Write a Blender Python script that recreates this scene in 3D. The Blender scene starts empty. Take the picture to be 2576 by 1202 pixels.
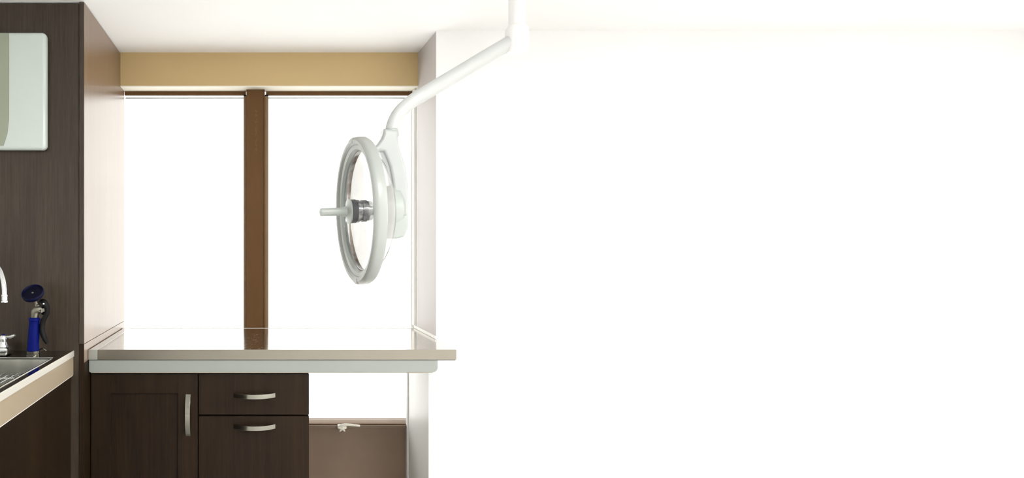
import bpy, bmesh, math, random
from mathutils import Vector, Matrix
random.seed(4)
S = bpy.context.scene
COL = S.collection
PI = math.pi

# ------------------------------------------------------------------ camera
CZ = 1.3135
cam_d = bpy.data.cameras.new('camera'); cam = bpy.data.objects.new('camera', cam_d); COL.objects.link(cam)
cam.location = (0, 0, CZ); cam.rotation_euler = (PI/2, 0, 0)
FPX = 1456.0
cam_d.sensor_fit = 'HORIZONTAL'; cam_d.sensor_width = 36; cam_d.lens = FPX/2576*36
cam_d.shift_x = (1288-646)/2576; cam_d.shift_y = (615-601)/2576
cam_d.clip_start = .02
S.camera = cam
# ------------------------------------------------------------------ sky, exposure
W = bpy.data.worlds.new('sky'); S.world = W; W.use_nodes = True
bg = W.node_tree.nodes['Background']; bg.inputs[0].default_value = (1, .985, .96, 1); bg.inputs[1].default_value = 1.5
S.view_settings.view_transform = 'Standard'; S.view_settings.look = 'None'
S.view_settings.gamma = 1; S.view_settings.use_curve_mapping = False
S.view_settings.exposure = 1.0
FILL_LIGHT = 13.0      # emission of the added, unseen ceiling fill panels, (X, Y) of each below
FILL_SPOTS = [(.75, .45), (2.1, .45), (3.3, .45), (.75, -1.3), (2.1, -1.3), (3.3, -1.3)]

def P(px, py, D):
    return Vector(((px-646)*D/FPX, D, CZ-(py-615)*D/FPX))

# ------------------------------------------------------------------ materials
def mat(name, col, rough=.5, metal=0, spec=.5, coat=0):
    m = bpy.data.materials.new(name); m.use_nodes = True
    b = m.node_tree.nodes['Principled BSDF']
    b.inputs['Base Color'].default_value = (*col, 1); b.inputs['Roughness'].default_value = rough
    b.inputs['Metallic'].default_value = metal; b.inputs['Specular IOR Level'].default_value = spec
    b.inputs['Coat Weight'].default_value = coat
    return m
def nodes(m): return m.node_tree.nodes, m.node_tree.links, m.node_tree.nodes['Principled BSDF']
def noisy(m, c1, c2, scale=(1, 1, 1), nscale=5, detail=4, bump=0, rough=None, lo=.3, hi=.7):
    n, l, b = nodes(m)
    tc = n.new('ShaderNodeTexCoord'); mp = n.new('ShaderNodeMapping'); mp.inputs['Scale'].default_value = scale
    nz = n.new('ShaderNodeTexNoise'); nz.inputs['Scale'].default_value = nscale; nz.inputs['Detail'].default_value = detail
    r = n.new('ShaderNodeValToRGB'); r.color_ramp.elements[0].color = (*c1, 1); r.color_ramp.elements[1].color = (*c2, 1)
    r.color_ramp.elements[0].position = lo; r.color_ramp.elements[1].position = hi
    l.new(tc.outputs['Object'], mp.inputs[0]); l.new(mp.outputs[0], nz.inputs['Vector'])
    l.new(nz.outputs['Fac'], r.inputs[0]); l.new(r.outputs[0], b.inputs['Base Color'])
    if bump:
        bp = n.new('ShaderNodeBump'); bp.inputs['Strength'].default_value = bump; bp.inputs['Distance'].default_value = .001
        l.new(nz.outputs['Fac'], bp.inputs['Height']); l.new(bp.outputs[0], b.inputs['Normal'])
    if rough:
        mr = n.new('ShaderNodeMapRange'); mr.inputs['To Min'].default_value = rough[0]; mr.inputs['To Max'].default_value = rough[1]
        l.new(nz.outputs['Fac'], mr.inputs['Value']); l.new(mr.outputs[0], b.inputs['Roughness'])
    return m
def wood(name, c1, c2, rough=.38, spec=.5):
    m = mat(name, c1, rough, spec=spec); n, l, b = nodes(m)
    tc = n.new('ShaderNodeTexCoord')
    def layer(sc, ns, det, dist):
        mp = n.new('ShaderNodeMapping'); mp.inputs['Scale'].default_value = sc
        nz = n.new('ShaderNodeTexNoise'); nz.inputs['Scale'].default_value = ns; nz.inputs['Detail'].default_value = det
        nz.inputs['Distortion'].default_value = dist
        l.new(tc.outputs['Object'], mp.inputs[0]); l.new(mp.outputs[0], nz.inputs['Vector']); return nz
    a = layer((30, 30, .9), 4, 5, .4); f = layer((120, 120, 3.5), 4, 3, .2); g = layer((3.2, 3.2, .25), 3, 2, .6)
    m1 = n.new('ShaderNodeMix'); m1.inputs[0].default_value = .45
    l.new(a.outputs['Fac'], m1.inputs[2]); l.new(f.outputs['Fac'], m1.inputs[3])
    m2 = n.new('ShaderNodeMix'); m2.inputs[0].default_value = .35
    l.new(m1.outputs[0], m2.inputs[2]); l.new(g.outputs['Fac'], m2.inputs[3])
    r = n.new('ShaderNodeValToRGB'); e = r.color_ramp.elements
    e[0].position = .36; e[0].color = (*c1, 1); e[1].position = .64; e[1].color = (*c2, 1)
    l.new(m2.outputs[0], r.inputs[0]); l.new(r.outputs[0], b.inputs['Base Color'])
    bp = n.new('ShaderNodeBump'); bp.inputs['Strength'].default_value = .12; bp.inputs['Distance'].default_value = .0006
    l.new(m1.outputs[0], bp.inputs['Height']); l.new(bp.outputs[0], b.inputs['Normal'])
    return m
M = {}
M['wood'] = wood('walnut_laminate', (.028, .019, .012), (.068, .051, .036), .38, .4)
M['wood_shaded'] = wood('shaded_walnut_laminate', (.010, .0045, .0018), (.024, .0135, .006), .5, .16)  # same walnut, darkened for the weaker light low down
M['wood_lit'] = wood('window_lit_walnut_laminate', (.17, .105, .062), (.22, .14, .085), .28, 1.0)  # same walnut, lightened for the window's sheen
M['cabinet_inside'] = mat('black_gap', (.006, .004, .003), .7, spec=.2)
M['white_wall'] = noisy(mat('white_paint', (.88, .88, .88), .6, spec=.3), (.87, .87, .87), (.90, .90, .90), nscale=3)
M['ceiling'] = noisy(mat('ceiling_paint', (.9, .9, .9), .8, spec=.2), (.89, .89, .885), (.92, .92, .915), nscale=2)
M['tan'] = noisy(mat('tan_paint', (.52, .38, .19), .55, spec=.35), (.55, .405, .20), (.58, .43, .215), nscale=1.5)
M['cream'] = noisy(mat('cream_paint', (.80, .76, .66), .55), (.78, .74, .64), (.82, .78, .69), nscale=3)
M['sill'] = noisy(mat('brown_painted_sill', (.16, .105, .07), .5), (.15, .10, .065), (.18, .12, .08), nscale=4)
M['floor'] = noisy(mat('pale_vinyl', (.62, .60, .56), .35), (.72, .71, .68), (.78, .77, .74), nscale=6)
M['bronze'] = noisy(mat('brown_painted_metal', (.13, .07, .03), .5, spec=.15), (.112, .056, .020), (.128, .066, .025), scale=(1, 1, .3), nscale=14)
M['bronze_light'] = mat('light_brown_metal', (.22, .13, .055), .4)
M['alu'] = mat('grey_aluminium', (.55, .58, .60), .3, 1)
M['steel_top'] = noisy(mat('steel_worktop', (.60, .57, .53), .12, 1), (.56, .53, .49), (.64, .61, .57), nscale=60, detail=3, rough=(.08, .18))
M['steel'] = noisy(mat('brushed_steel', (.3, .28, .24), .3, 1), (.265, .245, .21), (.285, .265, .225), scale=(1, 30, 90), nscale=6)
M['steel_light'] = mat('bright_brushed_steel', (.50, .52, .49), .38, 1)
M['sink_steel'] = noisy(mat('sink_steel', (.42, .42, .38), .25, 1), (.36, .36, .32), (.48, .48, .44), scale=(8, 1, 8), nscale=3, detail=2, rough=(.26, .34))
M['deck_steel'] = mat('polished_deck_steel', (.36, .35, .31), .13, 1)
M['nosing'] = mat('lit_steel_nosing', (.80, .78, .71), .4, .3)  # pale and barely metallic: the reflected brightness is in the colour
M['chrome'] = mat('chrome', (.82, .84, .85), .05, 1)
M['nickel'] = mat('satin_nickel', (.28, .27, .235), .2, 1)
M['cast'] = noisy(mat('cast_nickel', (.30, .29, .24), .38, 1), (.26, .25, .20), (.36, .35, .29), nscale=60)
M['apron'] = mat('grey_white_laminate', (.29, .315, .295), .35)
M['apron_beige'] = mat('beige_laminate', (.40, .33, .235), .3)
M['edge_light'] = mat('white_edging', (.85, .84, .8), .4)
M['board'] = mat('pale_green_white_enamel', (.62, .69, .66), .18, coat=.3)
M['board_reflection'] = mat('grey_green_reflection', (.33, .37, .28), .2)  # colour of the dark reflection on the board
M['blue'] = mat('blue_rubber', (.001, .006, .14), .5, spec=.12)
M['navy'] = mat('navy_plastic', (.001, .002, .028), .35, spec=.25)
M['navy_face'] = mat('navy_spray_face', (.0006, .001, .010), .5, spec=.15)
M['black'] = mat('black_rubber', (.003, .003, .0035), .45, spec=.2)
M['lamp'] = mat('white_green_enamel', (.41, .45, .43), .3)
M['lamp_white'] = mat('white_enamel', (.445, .47, .47), .3)
M['arm_white'] = mat('bright_white_enamel', (.56, .58, .58), .35)
M['bezel'] = mat('grey_green_plastic', (.375, .40, .385), .3)
M['mirror'] = noisy(mat('dark_reflection_mirror', (.4, .4, .42), .15, 1), (.12, .12, .13), (.6, .6, .62), nscale=40)  # dark mottling stands in for reflections in the chrome
M['dark_grey'] = mat('dark_grey_plastic', (.09, .09, .10), .4)
def clear(name, tint, tr, rough=.02):
    m = bpy.data.materials.new(name); m.use_nodes = True; n = m.node_tree.nodes; l = m.node_tree.links; n.clear()
    o = n.new('ShaderNodeOutputMaterial'); mx = n.new('ShaderNodeMixShader'); t = n.new('ShaderNodeBsdfTransparent')
    g = n.new('ShaderNodeBsdfGlossy'); g.inputs['Roughness'].default_value = rough; t.inputs[0].default_value = (*tint, 1)
    f = n.new('ShaderNodeLayerWeight'); pw = n.new('ShaderNodeMath'); pw.operation = 'POWER'; pw.inputs[1].default_value = 5
    a = n.new('ShaderNodeMath'); a.operation = 'ADD'; a.use_clamp = True; a.inputs[1].default_value = 1.03-tr
    l.new(f.outputs['Facing'], pw.inputs[0]); l.new(pw.outputs[0], a.inputs[0]); l.new(a.outputs[0], mx.inputs[0]); l.new(t.outputs[0], mx.inputs[1]); l.new(g.outputs[0], mx.inputs[2])
    l.new(mx.outputs[0], o.inputs[0]); return m
M['glass'] = clear('window_glass', (.98, .99, .985), 1)
M['lens'] = clear('lamp_glass', (.97, .98, .98), .97)
M['reflector'] = clear('coated_glass_reflector', (.86, .85, .84), .72, .1)
m = mat('fill_diffuser', (1, 1, 1)); n, l, b = nodes(m)
b.inputs['Emission Color'].default_value = (1, .98, .95, 1); b.inputs['Emission Strength'].default_value = FILL_LIGHT; M['diffuser'] = m
# faint worn marks running up the window post
M['bronze_post'] = M['bronze'].copy(); n, l, b = nodes(M['bronze_post'])
tc_ = n.new('ShaderNodeTexCoord'); sp_ = n.new('ShaderNodeSeparateXYZ'); l.new(tc_.outputs['Object'], sp_.inputs[0])
def cmp_(sock, v, e):
    q = n.new('ShaderNodeMath'); q.operation = 'COMPARE'; l.new(sock, q.inputs[0]); q.inputs[1].default_value = v; q.inputs[2].default_value = e; return q.outputs[0]
def mul_(a, b_):
    q = n.new('ShaderNodeMath'); q.operation = 'MULTIPLY'; l.new(a, q.inputs[0])
    if isinstance(b_, float): q.inputs[1].default_value = b_
    else: l.new(b_, q.inputs[1])
    return q.outputs[0]
nz = n.new('ShaderNodeTexNoise'); nz.inputs['Scale'].default_value = 90; nz.inputs['Detail'].default_value = 2; l.new(tc_.outputs['Object'], nz.inputs['Vector'])
gt = n.new('ShaderNodeMath'); gt.operation = 'GREATER_THAN'; gt.inputs[1].default_value = .5; l.new(nz.outputs['Fac'], gt.inputs[0])
f_ = mul_(mul_(mul_(cmp_(sp_.outputs[0], -.003, .006), cmp_(sp_.outputs[2], 1.46, .11)), gt.outputs[0]), .2)
old = b.inputs['Base Color'].links[0].from_socket; mx = n.new('ShaderNodeMix'); mx.data_type = 'RGBA'
l.new(f_, mx.inputs[0]); l.new(old, mx.inputs[6]); mx.inputs[7].default_value = (.24, .15, .07, 1); l.new(mx.outputs[2], b.inputs['Base Color'])
# fine scratches and water specks on the worktop
n, l, b = nodes(M['steel_top'])
tc_ = n.new('ShaderNodeTexCoord'); nz = n.new('ShaderNodeTexNoise'); nz.inputs['Scale'].default_value = 170; nz.inputs['Detail'].default_value = 3
l.new(tc_.outputs['Object'], nz.inputs['Vector']); gt = n.new('ShaderNodeMath'); gt.operation = 'GREATER_THAN'; gt.inputs[1].default_value = .70; l.new(nz.outputs['Fac'], gt.inputs[0])
old = b.inputs['Roughness'].links[0].from_socket; ad = n.new('ShaderNodeMath'); ad.operation = 'MULTIPLY_ADD'; ad.inputs[1].default_value = .45
l.new(gt.outputs[0], ad.inputs[0]); l.new(old, ad.inputs[2]); l.new(ad.outputs[0], b.inputs['Roughness'])

# ------------------------------------------------------------------ mesh helpers (world coordinates)
def box(bm, x0, x1, y0, y1, z0, z1, bev=0, seg=2):
    t = bmesh.new()
    v = [t.verts.new((x, y, z)) for x in (x0, x1) for y in (y0, y1) for z in (z0, z1)]
    for q in ((0, 1, 3, 2), (4, 6, 7, 5), (0, 4, 5, 1), (2, 3, 7, 6), (0, 2, 6, 4), (1, 5, 7, 3)):
        t.faces.new([v[i] for i in q])
    bmesh.ops.recalc_face_normals(t, faces=t.faces)
    if bev: bmesh.ops.bevel(t, geom=list(t.edges), offset=bev, segments=seg, profile=.5, affect='EDGES')
    merge(bm, t)
def merge(bm, t):
    me = bpy.data.meshes.new('tmp'); t.to_mesh(me); t.free(); bm.from_mesh(me); bpy.data.meshes.remove(me)
def lathe(bm, prof, origin, axis, seg=32, closed=False):
    axis = Vector(axis).normalized(); q = Vector((0, 0, 1)).rotation_difference(axis); o = Vector(origin)
    rings = []
    for (r, a) in prof:
        if r < 1e-6: rings.append([bm.verts.new(o+axis*a)])
        else: rings.append([bm.verts.new(o+q@Vector((r*math.cos(2*PI*i/seg), r*math.sin(2*PI*i/seg), a))) for i in range(seg)])
    pairs = list(zip(rings, rings[1:])) + ([(rings[-1], rings[0])] if closed else [])
    for A, B in pairs:
        for i in range(seg):
            j = (i+1) % seg
            if len(A) == 1 and len(B) == 1: continue
            if len(A) == 1: bm.faces.new((A[0], B[j], B[i]))
            elif len(B) == 1: bm.faces.new((A[i], A[j], B[0]))
            else: bm.faces.new((A[i], A[j], B[j], B[i]))
def smooth_path(pts, n=8):
    pts = [Vector(p) for p in pts]; out = []
    for i in range(len(pts)-1):
        p0 = pts[max(i-1, 0)]; p1 = pts[i]; p2 = pts[i+1]; p3 = pts[min(i+2, len(pts)-1)]
        for k in range(n):
            t = k/n
            out.append(.5*((2*p1)+(p2-p0)*t+(2*p0-5*p1+4*p2-p3)*t*t+(3*p1-p0-3*p2+p3)*t**3))
    out.append(pts[-1]); return out
def tube(bm, path, rad, seg=20, flat=(1, 1), up=None):
    path = [Vector(p) for p in path]; n = len(path)
    rr = rad if isinstance(rad, (list, tuple)) else [rad]*2
    def R(i):
        t = i/(n-1)*(len(rr)-1); k = min(int(t), len(rr)-2); return rr[k]+(rr[k+1]-rr[k])*(t-k)
    T = [(path[min(i+1, n-1)]-path[max(i-1, 0)]).normalized() for i in range(n)]
    u = Vector(up) if up else T[0].orthogonal(); u = (u-T[0]*u.dot(T[0])).normalized()
    rings = []
    for i in range(n):
        if i:
            u = T[i-1].rotation_difference(T[i])@u
            u = (u-T[i]*u.dot(T[i])).normalized()
        w = T[i].cross(u); r = R(i)
        rings.append([bm.verts.new(path[i]+u*r*flat[0]*math.cos(2*PI*k/seg)+w*r*flat[1]*math.sin(2*PI*k/seg)) for k in range(seg)])
    for A, B in zip(rings, rings[1:]):
        for i in range(seg): bm.faces.new((A[i], A[(i+1) % seg], B[(i+1) % seg], B[i]))
    bm.faces.new(rings[0]); bm.faces.new(rings[-1])
def prism(bm, pts, d, bev=0, seg=3):
    """polygon of 3D points pushed along vector d"""
    t = bmesh.new(); d = Vector(d)
    a = [t.verts.new(Vector(p)) for p in pts]; b_ = [t.verts.new(Vector(p)+d) for p in pts]
    f1 = t.faces.new(a); f2 = t.faces.new(b_)
    for i in range(len(a)):
        j = (i+1) % len(a); t.faces.new((a[i], a[j], b_[j], b_[i]))
    bmesh.ops.recalc_face_normals(t, faces=t.faces)
    if bev:
        ed = [e for e in t.edges if (f1 in e.link_faces or f2 in e.link_faces)]
        bmesh.ops.bevel(t, geom=ed, offset=bev, segments=seg, profile=.5, affect='EDGES')
    merge(bm, t)
def tag(o, label=None, cat=None, group=None, kind=None):
    if label: o['label'] = label
    if cat: o['category'] = cat
    if group: o['group'] = group
    if kind: o['kind'] = kind
    return o
def thing(name, loc, label, cat, group=None, kind=None):
    o = bpy.data.objects.new(name, None); COL.objects.link(o); o.location = loc
    o.empty_display_size = .05
    return tag(o, label, cat, group, kind)
def obj(name, bm, m, parent=None, smooth=None, label=None):
    bmesh.ops.recalc_face_normals(bm, faces=bm.faces)
    off = Vector((0, 0, 0)); p = parent
    while p is not None: off += p.location; p = p.parent
    bmesh.ops.translate(bm, verts=bm.verts, vec=-off)
    me = bpy.data.meshes.new(name); bm.to_mesh(me); bm.free()
    me.materials.append(M[m] if isinstance(m, str) else m)
    if smooth is not None:
        for f in me.polygons: f.use_smooth = True
        me.set_sharp_from_angle(angle=math.radians(smooth))
    o = bpy.data.objects.new(name, me); COL.objects.link(o)
    if smooth is not None:
        wn = o.modifiers.new('weighted', 'WEIGHTED_NORMAL'); wn.keep_sharp = True; wn.weight = 100
    if parent is not None: o.parent = parent
    if label: o['label'] = label
    return o
def bx(name, m, parent, *a, bev=0, seg=2, label=None):
    bm = bmesh.new(); box(bm, *a, bev=bev, seg=seg); return obj(name, bm, m, parent, 40 if bev else None, label)
def struct(name, m, *a, label=None, bev=0):
    o = bx(name, m, None, *a, bev=bev); return tag(o, label=label, kind='structure')

# ------------------------------------------------------------------ room shell
D0, DB, DC, DW, D1 = 2.90, 2.813, 2.532, 2.23, 2.273     # window plane, bulkhead face, partition face, wood wall, counter edge
ZC = 2.2466; XL, XR, YN = -1.35, 4.2, -2.6
XA, XB = -.663, .785                                      # window bay left and right
struct('floor', 'floor', XL-.1, XR+.1, YN-.1, D0+.12, -.1, 0, label='pale vinyl floor')
struct('ceiling', 'ceiling', XL-.1, XR+.1, YN-.1, D0+.12, ZC, ZC+.1, label='white ceiling above the tan bulkhead')
struct('wall_left', 'white_wall', XL-.1, XL, YN, D0+.12, 0, ZC, label='white wall on the left behind the sink counter')
struct('wall_right', 'white_wall', XR, XR+.1, YN, D0+.12, 0, ZC, label='white far right wall')
struct('wall_front', 'white_wall', XL, XR, YN-.1, YN, 0, ZC, label='white wall facing the windows')
struct('wall_partition', 'white_wall', XB, XR, DC, D0+.12, 0, ZC, label='bright white wall to the right of the window bay')
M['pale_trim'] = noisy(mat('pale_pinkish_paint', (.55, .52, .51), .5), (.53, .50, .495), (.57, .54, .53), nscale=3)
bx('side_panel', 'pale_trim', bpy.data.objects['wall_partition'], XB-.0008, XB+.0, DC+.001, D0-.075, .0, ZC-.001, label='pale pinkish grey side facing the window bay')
bx('jamb_strip', 'edge_light', bpy.data.objects['wall_partition'], XB-.012, XB, D0-.05, D0-.02, .915, 2.08, bev=.002)
# window wall: low wall under the glass, jamb beside it, lintel
wb = thing('wall_back', (0, D0, 0), 'wall holding the windows', None, kind='structure'); 
bx('low_wall', 'sill', wb, XL, XB, D0, D0+.12, 0, .395)
bx('lintel', 'white_wall', wb, XL, XB, D0, D0+.018, 2.0824, ZC)
bx('side_wall', 'white_wall', wb, XL, XA-.02, D0, D0+.12, .395, 2.0824)
bx('lower_jamb', 'white_wall', wb, .747, XB, D0-.03, D0, 0, .858)
bx('window_ledge', 'sill', wb, XA, XB, D0-.012, D0+.12, .395, .411, bev=.003)
# bulkhead
tb = thing('trim_1', (0, DB, 2.0824), 'tan painted bulkhead above the windows', None, kind='structure')
bx('bulkhead_face', 'tan', tb, XA, XB, DB, D0, 2.0852, ZC)
bx('underside', 'cream', tb, XA, XB, DB, D0, 2.0812, 2.0852, label='cream underside of the bulkhead')

# windows
X1, X2 = -.066, .058
def window(name, x0, x1, label, crank):
    w = thing(name, (x0, D0, .411), label, None, kind='structure')
    bm = bmesh.new(); box(bm, x0, x1, D0, D0+.016, 2.0625, 2.0812)
    obj('frame_head', bm, 'bronze', w)
    bx('sash_rail', 'alu', w, x0, x1, D0+.022, D0+.04, 2.049, 2.0565, bev=.002)
    bx('frame_sill', 'bronze', w, x0, x1, D0, D0+.06, .411, .416)
    bx('pane', 'glass', w, x0+.001, x1-.001, D0+.006, D0+.012, .416, 2.0625)
    for (a, b_) in ((x0, x0+.012), (x1-.012, x1)):
        if (crank and a > x0): bx('jamb_strip', 'edge_light', w, a, b_, D0+.0, D0+.04, .416, 2.0625, bev=.001)
    if crank:
        c = P(861, 1072, D0-.03)
        bm = bmesh.new()
        box(bm, c.x-.022, c.x+.022, D0-.03, D0, .396, .416, bev=.006)
        o = obj('window_crank', bm, 'cream', w, 40)
        bm = bmesh.new()
        tube(bm, smooth_path([(c.x-.014, D0-.04, .417), (c.x+.01, D0-.045, .425), (c.x+.05, D0-.045, .423), (c.x+.085, D0-.04, .418)], 6), [.007, .006, .005], 10)
        obj('crank_handle', bm, 'cream', o, 40)
        bm = bmesh.new()
        for k in range(5):
            a = 2*PI*k/5+.3
            tube(bm, [(c.x, D0-.034, .402), (c.x+.022*math.cos(a), D0-.034, .402+.016*math.sin(a))], [.006, .003], 8)
        obj('crank_base', bm, 'cream', o, 40)
window('window_1', XA, X1+.012, 'left window, blown out white, beside the tall wood panel', False)
window('window_2', X2-.012, XB, 'right window, blown out white, behind the lamp', True)
# post between them
mp_ = thing('trim_2', (0, D0, .411), 'brown metal window post between the two windows', None, kind='structure')
bm = bmesh.new(); box(bm, X1+.014, X2-.018, D0-.035, D0+.03, .411, 2.0812, bev=.002); obj('post_face', bm, 'bronze_post', mp_, 40)
bx('post_flange', 'bronze_light', mp_, X1, X1+.0135, D0-.012, D0+.044, .416, 2.055, bev=.003)
bx('post_flange', 'bronze_light', mp_, X2-.0175, X2, D0-.012, D0+.044, .416, 2.055, bev=.003)
bx('post_bead', 'bronze', mp_, X2-.024, X2-.019, D0-.039, D0-.0345, .411, 2.08, bev=.001)
for (a, b_) in ((X1-.0, X1+.0135), (X2-.0175, X2)):
    bx('end_plug', 'black', mp_, a, b_, D0-.014, D0+.02, 2.0555, 2.062, bev=.002)

# unseen ceiling panels, added to brighten the white wall
for i, (x, y) in enumerate(FILL_SPOTS):
    t = thing('added_ceiling_light', (x, y, ZC), 'added unseen square ceiling fill panel, %s row, %s' % ('window-side' if y > 0 else 'rear', ('over the lamp', 'middle', 'far right')[i % 3]), 'ceiling light', 'added fill panels')
    bm = bmesh.new()
    for (a, b_, c, d) in ((-.32, .32, -.32, -.29), (-.32, .32, .29, .32), (-.32, -.29, -.29, .29), (.29, .32, -.29, .29)):
        box(bm, x+a, x+b_, y+c, y+d, ZC-.02, ZC, .002)
    obj('frame', bm, 'edge_light', t)
    bx('diffuser', 'diffuser', t, x-.29, x+.29, y-.29, y+.29, ZC-.012, ZC-.004)

# ------------------------------------------------------------------ tall wood cabinet wall on the left
tc = thing('tall_cabinet', (-1.0, DW, 0), 'tall dark walnut cabinet wall behind the faucet and sprayer', 'cabinet')
bx('carcass', 'cabinet_inside', tc, XL, XA-.019, DW+.02, D0-.002, 0, ZC-.002)
bx('front_panel', 'wood', tc, XL, XA-.0222, DW, DW+.0195, .1, ZC-.003, bev=.0012)
bx('side_panel', 'wood_lit', tc, XA-.0185, XA, DW-.006, D0-.002, .9325, ZC-.003, bev=.001, label='satin walnut end panel facing the window bay')
bx('lower_side_panel', 'wood_lit', tc, XA-.0185, XA, DW-.006, D0-.002, .859, .9305, bev=.001)
bx('shaded_side_panel', 'wood_shaded', tc, XA-.0185, XA, DW-.006, D0-.002, 0, .8585)  # counter's shade put in with the darker laminate copy
bx('front_edge', 'wood', tc, XA-.0183, XA-.0006, DW-.0085, DW-.0062, .9325, ZC-.003)
bx('front_edge', 'wood_shaded', tc, XA-.0183, XA-.0006, DW-.0085, DW-.0062, .0, .9305)

# rounded white enamel board on it
bd = thing('wall_board', (-1.0, DW, 1.46), 'pale green-white glossy board with rounded edge, high on the walnut wall', 'wall panel')
def rrect(x0, x1, z0, z1, r, y, n=6):
    pts = []
    for (cx, cz, a0) in ((x1-r, z0+r, -90), (x1-r, z1-r, 0), (x0+r, z1-r, 90), (x0+r, z0+r, 180)):
        for k in range(n+1):
            a = math.radians(a0+90*k/n); pts.append((cx+r*math.cos(a), y, cz+r*math.sin(a)))
    return pts
bq = P(123, 380, DW-.002)
bm = bmesh.new(); prism(bm, rrect(-1.30, bq.x, bq.z, 2.12, .018, DW-.0005), (0, -.036, 0), .014, 6)
obj('panel', bm, 'board', bd, 50)
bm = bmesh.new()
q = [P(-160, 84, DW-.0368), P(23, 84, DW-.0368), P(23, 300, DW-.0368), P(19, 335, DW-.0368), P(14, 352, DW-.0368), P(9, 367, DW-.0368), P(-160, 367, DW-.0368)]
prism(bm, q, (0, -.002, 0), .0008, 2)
obj('reflection_band', bm, 'board_reflection', bd, 30, label='grey-green reflection along the left of the board, made as a strip')  # dark reflection on the glossy board, built as a raised strip

# ------------------------------------------------------------------ sink counter running toward the camera
ZS = .905; XS = -.707; YS0 = .75
BX0, BX1, BY0, BY1 = -1.27, -.736, 1.0, 2.08            # basin opening
sc = thing('sink_counter', (-1.0, 1.5, .812), 'stainless steel sink counter with beige apron along the left', 'sink')
bm = bmesh.new()
for a in ((XL, XS, BY1, DW, ), (XL, XS, YS0, BY0), (XL, BX0, BY0, BY1), (BX1, XS, BY0, BY1)):
    box(bm, *a, .883, ZS)
bmesh.ops.remove_doubles(bm, verts=bm.verts, dist=1e-5)
obj('steel_top', bm, 'deck_steel', sc)
bx('steel_nosing', 'nosing', sc, XS, XS+.004, YS0, DW-.0005, .8825, ZS+.001, bev=.0018)
bx('apron', 'apron_beige', sc, XS-.016, XS+.001, YS0, DW-.0005, .8125, .882, bev=.0015)
bx('apron_edging', 'edge_light', sc, XS-.018, XS-.001, YS0, DW-.0005, .8085, .8115, bev=.001)
# basin
bm = bmesh.new(); zb = .70; tt = .0
def quad(bm, *p): bm.faces.new([bm.verts.new(v) for v in p])
ins = .02
A = [(BX0, BY0), (BX1, BY0), (BX1, BY1), (BX0, BY1)]; B = [(BX0+ins, BY0+ins), (BX1-ins, BY0+ins), (BX1-ins, BY1-ins), (BX0+ins, BY1-ins)]
for i in range(4):
    j = (i+1) % 4
    quad(bm, (*A[i], ZS-.004), (*A[j], ZS-.004), (*B[j], zb), (*B[i], zb))
    quad(bm, (*A[i], ZS-.004), (*A[j], ZS-.004), (*A[j], zb-.01), (*A[i], zb-.01))
quad(bm, *[(*v, zb) for v in B]); quad(bm, *[(*v, zb-.01) for v in A])
bmesh.ops.remove_doubles(bm, verts=bm.verts, dist=1e-5)
obj('basin', bm, 'sink_steel', sc)
bm = bmesh.new()
box(bm, BX0, BX1+.003, BY1-.003, BY1+.003, ZS, ZS+.003, .001)
obj('basin_lip', bm, 'steel_light', sc, 40, label='bright back lip of the basin')
bm = bmesh.new(); box(bm, BX1-.001, BX1+.004, BY0, BY1, ZS, ZS+.002, .0008); obj('basin_lip', bm, 'steel_top', sc, 40)
# base below
sb = thing('sink_cabinet', (-1.0, 1.5, 0), 'dark walnut base cabinet under the sink counter', 'cabinet')
bx('carcass', 'cabinet_inside', sb, XL+.001, XS-.0705, YS0+.02, DW-.001, 0, .66)
bx('front_panel', 'wood_shaded', sb, XS-.0275, XS-.009, YS0+.02, DW-.001, .10, .806, bev=.001)
bx('toe_kick', 'cabinet_inside', sb, XS-.0695, XS-.06, YS0+.02, DW-.001, .0, .098)
# wire rack in the basin
rk = thing('wire_rack', (-1.0, 1.5, .886), 'chrome wire rack lying across the steel sink', 'rack')
zr = .889; ya, yb = 1.12, 1.868
xs = [-.767-.0205*k for k in range(24)]
for k, x in enumerate(xs):
    bm = bmesh.new(); tube(bm, smooth_path([(x, ya, zr), (x, yb-.02, zr), (x, yb-.004, zr+.0008), (x, yb, zr-.004), (x, yb-.002, zr-.009)], 3), .0019, 8)
    obj('wire', bm, 'chrome', rk, 60)
for y in (ya+.02, 1.32, 1.52, 1.70, yb-.012):
    bm = bmesh.new(); tube(bm, [(xs[0]+.004, y, zr-.0042), (xs[-1]-.004, y, zr-.0042)], .0023, 8); obj('cross_wire', bm, 'chrome', rk, 60)
for (x, y) in ((xs[0], ya+.02), (xs[0], yb-.012), (xs[-1], ya+.02), (xs[-1], yb-.012), (xs[11], 1.52)):
    bm = bmesh.new(); tube(bm, [(x, y, zr-.005), (x, y, .7003)], .003, 8); obj('leg', bm, 'chrome', rk, 60)

# faucet
fx, fy = -1.035, 2.145
fa = thing('faucet', (fx, fy, ZS), 'chrome gooseneck faucet with lever handle at the left edge', 'faucet')
bm = bmesh.new(); box(bm, -1.155, -.912, fy-.032, fy+.03, ZS, .937, .010, 4); obj('base_plate', bm, 'chrome', fa, 50)
bm = bmesh.new(); lathe(bm, [(0, 0), (.020, 0), (.019, .02), (.015, .035), (.012, .05), (0, .05)], (fx, fy, .936), (0, 0, 1)); obj('spout_collar', bm, 'chrome', fa, 40)
tip = Vector((-.865, 1.985, 1.139)); base = Vector((fx, fy, 1.135)); mid = (tip+base)/2; rad = (tip-base).length/2; dr = (tip-base).normalized()
pts = [Vector((fx, fy, .98)), Vector((fx, fy, 1.05))]+[mid-dr*rad*math.cos(PI*k/20)+Vector((0, 0, rad*1.05*math.sin(PI*k/20))) for k in range(21)]
bm = bmesh.new(); tube(bm, pts, .0085, 24); obj('spout', bm, 'chrome', fa, 60)
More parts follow.
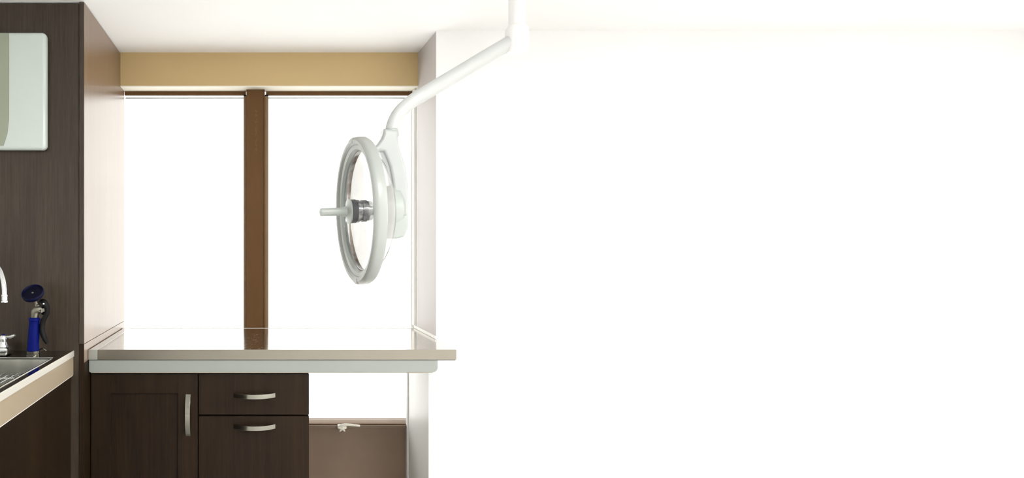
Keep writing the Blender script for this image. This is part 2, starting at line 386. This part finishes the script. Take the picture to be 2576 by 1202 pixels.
bm = bmesh.new(); lathe(bm, [(0, 0), (.0112, 0), (.0118, .003), (.0112, .006), (.0098, .007), (.0098, .02), (.0108, .021), (.0108, .025), (.009, .028), (0, .028)], tip+Vector((0, 0, -.024)), (0, 0, 1)); obj('aerator', bm, 'chrome', fa, 40)
for s, hx in ((1, -.937), (-1, -1.133)):
    bm = bmesh.new(); lathe(bm, [(0, 0), (.019, 0), (.017, .008), (.0135, .018), (.012, .019), (.012, .027), (.0145, .028), (.0145, .036), (.010, .042), (0, .043)], (hx, fy-.004, .9365), (0, 0, 1))
    o = obj('handle_hub', bm, 'chrome', fa, 40)
    bm = bmesh.new(); tube(bm, smooth_path([(hx, fy-.006, .973), (hx+s*.02, fy-.012, .974), (hx+s*.036, fy-.018, .9755), (hx+s*.050, fy-.022, .981)], 6), [.005, .006, .0085, .0095, .005], 20, (.8, .8), up=(0, 1, 0))
    obj('lever', bm, 'chrome', o, 60)
    bm = bmesh.new(); lathe(bm, [(0, 0), (.006, 0), (.006, .002), (0, .003)], (hx, fy-.004, .9795), (0, 0, 1)); obj('index_button', bm, 'blue', o, 40)

# sprayer
sx, sy = (83-646)*2.12/FPX, 2.12
sp = thing('hand_sprayer', (sx, sy, ZS), 'blue gripped hand sprayer standing upright on the sink deck', 'sprayer')
bm = bmesh.new(); lathe(bm, [(0, 0), (.0235, 0), (.0245, .003), (.0245, .009), (.0225, .010), (.0225, .0125), (.024, .0135), (.024, .020), (.020, .022), (0, .022)], (sx, sy, ZS), (0, 0, 1)); obj('chrome_base', bm, 'nickel', sp, 40, label='satin metal base ring')
ax = Vector((.045, .01, 1)).normalized(); g0 = Vector((sx, sy, ZS+.021))
bm = bmesh.new(); lathe(bm, [(0, 0), (.0215, 0), (.0220, .003), (.0205, .012), (.0198, .05), (.0182, .1), (.0176, .106), (.0195, .108), (.0205, .112), (.0200, .117), (.017, .120), (.013, .121), (0, .121)], g0, ax); obj('grip', bm, 'blue', sp, 40)
e0 = g0+ax*.119
def sp_pt(px, py, y=sy): return P(px, py, y)
bm = bmesh.new()
tube(bm, smooth_path([e0, sp_pt(88, 792), sp_pt(90, 783), sp_pt(97, 778), sp_pt(103, 780)], 6), [.0135, .0145, .0165, .0165, .0150], 24)
tube(bm, smooth_path([sp_pt(97, 784), sp_pt(96, 772), sp_pt(92, 764), sp_pt(89, 756, sy-.006), sp_pt(86, 748, sy-.012)], 6), [.013, .0115, .0085, .008, .0095], 20)
obj('valve_body', bm, 'cast', sp, 60)
bm = bmesh.new(); c = sp_pt(104, 781)
lathe(bm, [(0, 0), (.015, 0), (.0165, .002), (.0165, .007), (.012, .008), (.0115, .014), (.009, .0145), (.0085, .019), (0, .020)], c, (1, .1, .18), 6)
lathe(bm, [(0, 0), (.0085, 0), (.0085, .022), (.007, .024), (0, .024)], c, (1, .1, .18), 20)
obj('hex_nut', bm, 'nickel', sp, 30)
# head: shallow cup facing the camera, tipped up
hn = Vector((-.02, -.66, .75)).normalized(); hc = sp_pt(81.5, 735, sy-.02)
bm = bmesh.new(); lathe(bm, [(0, -.022), (.020, -.022), (.034, -.017), (.0385, -.012), (.0395, -.002), (.0385, .002), (.036, .0025), (.0345, -.001), (.0335, -.004), (0, -.004)], hc, hn, 48); hd = obj('spray_head', bm, 'navy', sp, 40)
bm = bmesh.new(); lathe(bm, [(0, -.004), (.0332, -.004), (.0325, -.0030), (.028, -.0034), (0, -.0030)], hc, hn, 48); obj('spray_face', bm, 'navy_face', hd, 40)
bm = bmesh.new(); lathe(bm, [(0, -.004), (.0042, -.004), (.0042, -.0015), (0, -.0015)], hc, hn, 6); obj('screw', bm, 'cast', hd, 30)
# trigger lever
bm = bmesh.new()
tube(bm, smooth_path([sp_pt(99, 760), sp_pt(105, 757.5), sp_pt(112, 762), sp_pt(118, 775), sp_pt(117.5, 790), sp_pt(110, 803), sp_pt(106, 820), sp_pt(107, 836), sp_pt(113, 852), sp_pt(119, 864)], 6),
     [.005, .0095, .0125, .0105, .0085, .0095, .010, .0105, .0095, .006], 18, (.95, 1.1), up=(1, 0, 0))
lv = obj('trigger_lever', bm, 'black', sp, 60)
bm = bmesh.new(); lathe(bm, [(0, 0), (.0035, 0), (.0035, .003), (0, .004)], sp_pt(110.5, 764, sy-.013), (0, -1, 0), 12); obj('pin', bm, 'chrome', lv, 40)
bm = bmesh.new(); tube(bm, smooth_path([(sx+.016, sy+.026, ZS+.02), (sx+.028, sy+.02, ZS+.024), (sx+.042, sy+.02, ZS+.016)], 4), .003, 8); obj('hose_clip', bm, 'nickel', sp, 60)

# ------------------------------------------------------------------ worktop under the windows
wt = thing('worktop', (.06, 2.58, .81), 'long stainless steel worktop under the windows with pale grey apron', 'worktop')
bx('top_sheet', 'steel_top', wt, XA+.038, XB-.001, D1+.003, D0-.041, .882, .9, bev=.001)
bx('end_strip', 'steel_top', wt, XA+.0045, XA+.0375, D1+.003, D0-.041, .882, .9005, bev=.001, label='raised end strip at the left')
bx('front_edge', 'steel', wt, XA+.038, XB-.001, D1, D1+.003, .861, .9008, bev=.0012, label='brushed steel front edge')
bx('corner_cap', 'steel_light', wt, XA+.001, XA+.0375, D1-.0008, D1+.003, .861, .901, bev=.0015, label='lighter steel corner cap')
bx('core', 'cabinet_inside', wt, XA+.003, XB-.003, D1+.006, D0-.045, .858, .8815)
bx('back_strip', 'edge_light', wt, XA+.001, XB-.001, D0-.0405, D0-.036, .882, .9015, bev=.001)
# apron with rounded lower corners
z0, z1, xa, xb, r = .8105, .8585, XA+.003, .712, .02
pts = [(xa, D1+.004, z1)]+[(xa+.006-.006*math.cos(a), D1+.004, z0+.006-.006*math.sin(a)) for a in [PI/2*k/4 for k in range(5)]]
pts += [(xb-r+r*math.sin(a), D1+.004, z0+r-r*math.cos(a)) for a in [PI/2*k/6 for k in range(7)]]+[(xb, D1+.004, z1)]
bm = bmesh.new(); prism(bm, pts, (0, .016, 0), .0012, 2); obj('apron', bm, 'apron', wt, 40, label='pale grey apron with rounded corners')
bx('apron_edging', 'apron_beige', wt, xa+.008, xb-.02, D1+.0045, D1+.019, .8085, .8103)
# curb where worktop meets the white wall
bx('side_curb', 'edge_light', wt, XB-.006, XB-.001, DC, D0-.041, .9004, .914, bev=.001)

# base cabinets
FC = 2.30
def bow(bm, c, L, w, proj, vertical):
    n = 16; out = []; inn = []; th = .0045
    for k in range(n+1):
        t = -1+2*k/n; out.append((t*L/2, proj*(1-t*t*abs(t)**.3)+.001)); inn.append((t*(L/2-.008*1), max(proj*(1-(t*t)*abs(t)**.3)-th, -.001)))
    poly = out+inn[::-1]
    if vertical: pts = [(c.x-w/2, c.y-b, c.z+a) for a, b in poly]; prism(bm, pts, (w, 0, 0), .0008, 2)
    else: pts = [(c.x+a, c.y-b, c.z-w/2) for a, b in poly]; prism(bm, pts, (0, 0, w), .0008, 2)
xc0, xc1, xc2 = XA+.003, (499-646)*FC/FPX, .2075
ct, cb = P(0, 940.5, FC).z, .10
cab = thing('base_cabinet', ((xc0+xc1)/2, FC, 0), 'dark walnut base cabinet with framed door beneath the steel worktop', 'cabinet')
bx('carcass', 'cabinet_inside', cab, xc0, xc1-.001, FC+.0205, D0-.15, .09, ct+.008)
bx('toe_kick', 'cabinet_inside', cab, xc0, xc1-.001, FC+.08, FC+.1, 0, .0895)
dx0, dx1 = xc0+.001, xc1-.003; st = .078
bm = bmesh.new()
box(bm, dx0, dx0+st, FC, FC+.02, cb, ct, .001); box(bm, dx1-st, dx1, FC, FC+.02, cb, ct, .001)
box(bm, dx0+st, dx1-st, FC, FC+.02, ct-st+.001, ct, .001); box(bm, dx0+st, dx1-st, FC, FC+.02, cb, cb+st, .001)
dr_ = obj('door', bm, 'wood_shaded', cab, 40)
bx('door_panel', 'wood_shaded', dr_, dx0+st-.002, dx1-st+.002, FC+.012, FC+.018, cb+st-.002, ct-st-.0025)  # top gap bares the black carcass as a recess shadow line
bm = bmesh.new(); hp = P(473.5, 1044, FC); hp.y = FC; bow(bm, hp, .166, .0195, .030, True); obj('handle', bm, 'nickel', dr_, 40)

dc = thing('drawer_cabinet', ((xc1+xc2)/2, FC, 0), 'dark walnut drawer cabinet with curved metal pulls left of the open knee space', 'cabinet')
bx('carcass', 'cabinet_inside', dc, xc1, xc2-.019, FC+.0205, D0-.15, .09, ct+.008)
bx('end_panel', 'wood_shaded', dc, xc2-.0185, xc2, FC+.0205, D0-.15, .0, ct+.008)
bx('toe_kick', 'cabinet_inside', dc, xc1, xc2-.019, FC+.08, FC+.1, 0, .0895)
zd = [(ct, P(0, 1042.5, FC).z), (P(0, 1047, FC).z, .372), (.366, .10)]
for i, (t_, b_) in enumerate(zd):
    d = bx('drawer', 'wood_shaded', dc, xc1+.0015, xc2, FC, FC+.02, b_, t_, bev=.001)
    hp = Vector(((640-646)*FC/FPX, FC, P(0, (993.5, 1072, 1242)[i], FC).z))
    bm = bmesh.new(); bow(bm, hp, .166, .0175, .030, False); obj('pull', bm, 'nickel', d, 40)
# right gable carrying the worktop
gb = bx('support_panel', 'edge_light', None, .752, XB-.001, DC+.0, D0-.032, 0, .8575)
tag(gb, 'white support panel under the right end of the worktop', 'panel')

# ------------------------------------------------------------------ examination lamp
DL = 2.0
def L(px, py, d=DL): return P(px, py, d)
n_ = Vector((-.995, -.10, -.035)).normalized(); hc = L(900, 531)
lp = thing('examination_lamp', hc, 'round white examination lamp hanging from a curved arm before the right window', 'lamp')
def LT(name, prof, m, seg=64, parent=lp, closed=False, label=None, o=hc):
    bm = bmesh.new(); lathe(bm, prof, o, n_, seg, closed); return obj(name, bm, m, parent, 40, label)
R0 = .2535
LT('bezel', [(.226, .010), (.232, .017), (.243, .018), (.251, .012), (R0, .002), (R0, -.016), (.249, -.024), (.238, -.026), (.228, -.020)], 'bezel', 96, closed=True, label='grey-green outer ring')
LT('inner_ring', [(.206, -.004), (.212, .006), (.2255, .009), (.2275, -.018), (.214, -.020)], 'lamp', 96, closed=True)
LT('lens', [(0, .000), (.100, .0), (.2055, -.002), (.2055, -.006), (0, -.004)], 'lens')
LT('reflector', [(.226, -.024), (.215, -.040), (.185, -.065), (.14, -.088), (.09, -.100), (.05, -.104)], 'reflector')
LT('hub', [(0, -.070), (.07, -.070), (.082, -.076), (.085, -.10), (.080, -.135), (.06, -.150), (0, -.152)], 'lamp', label=None)
LT('mirror_rim', [(.205, -.008), (.212, -.03), (.216, -.03), (.209, -.008)], 'mirror', 96, closed=True)
h = LT('handle', [(0, .028), (.0435, .028), (.0435, .033), (.030, .036), (.019, .041), (.0160, .050), (.0145, .055), (.0140, .128), (.0125, .132), (.006, .133), (0, .130)], 'lamp', 40)
LT('handle_collar', [(0, .006), (.039, .006), (.041, .010), (.041, .0255), (.038, .0278), (0, .0278)], 'dark_grey', 40)
LT('bulb_housing', [(0, -.05), (.028, -.05), (.034, -.046), (.034, -.03), (.038, -.028), (.038, -.012), (.035, -.010), (.035, -.004), (.039, -.002), (.039, .006), (0, .006)], 'mirror', 40, label='chrome bulb housing')
# bezel clips, top and bottom
side = n_.cross(Vector((0, 0, 1))).normalized(); upv = side.cross(n_).normalized()
for s in (1, -1):
    bm = bmesh.new(); c = hc+upv*s*.240+n_*.006
    bmesh.ops.create_cube(bm, size=1); bmesh.ops.scale(bm, vec=(.05, .026, .024), verts=bm.verts)
    bmesh.ops.bevel(bm, geom=list(bm.edges), offset=.005, segments=3, affect='EDGES')
    mt = Matrix((side, n_, upv)).transposed().to_4x4(); mt.translation = c; bmesh.ops.transform(bm, matrix=mt, verts=bm.verts)
    cl = obj('bezel_clip', bm, 'lamp_white', lp, 40)
# yoke: curved cover down the back of the head
out = [(967, 322), (1003, 328), (1003, 350), (1007, 372), (1015, 395), (1023, 425), (1028, 460), (1030, 500), (1030, 560), (1027, 578), (1018, 588), (1002, 591), (989, 584), (984, 570), (985, 545), (990, 520), (990, 480), (987, 450), (981, 420), (973, 398), (966, 382), (958, 380), (940, 390), (932, 378), (950, 362), (960, 348), (965, 335)]
bm = bmesh.new(); prism(bm, [L(a, b_, DL-.036) for a, b_ in out], (0, .072, 0), .011, 4); obj('yoke', bm, 'lamp_white', lp, 50)
out = [(955, 541), (1024, 541), (1024, 585), (1016, 596), (1000, 600), (955, 600)]
bm = bmesh.new(); prism(bm, [L(a, b_, DL-.058) for a, b_ in out], (0, .116, 0), .006, 3); obj('gear_cover', bm, 'lamp', lp, 40)
bm = bmesh.new(); lathe(bm, [(0, 0), (.0255, 0), (.026, .002), (.026, .024), (.024, .027), (0, .027)], L(984.5, 345), (-.09, 0, 1)); obj('neck_sleeve', bm, 'lamp', lp, 40)
# arm
path = smooth_path([L(983, 338), L(987, 318), L(996, 296), L(1013, 274), L(1040, 252), L(1075, 231), L(1110, 210), L(1150, 186), L(1230, 138), L(1300, 97)], 8)
bm = bmesh.new(); tube(bm, path, [.0215, .0225, .0235, .0245, .0245, .0245], 32); obj('arm', bm, 'arm_white', lp, 60)
e = path[-1]
bm = bmesh.new(); lathe(bm, [(0, -.05), (.034, -.05), (.038, -.045), (.038, .03), (.032, .04), (.027, .045), (.027, ZC-e.z-.035), (.085, ZC-e.z-.02), (.09, ZC-e.z-.001), (0, ZC-e.z-.001)], e, (0, 0, 1), 40)
obj('ceiling_post', bm, 'white_wall', lp, 40)
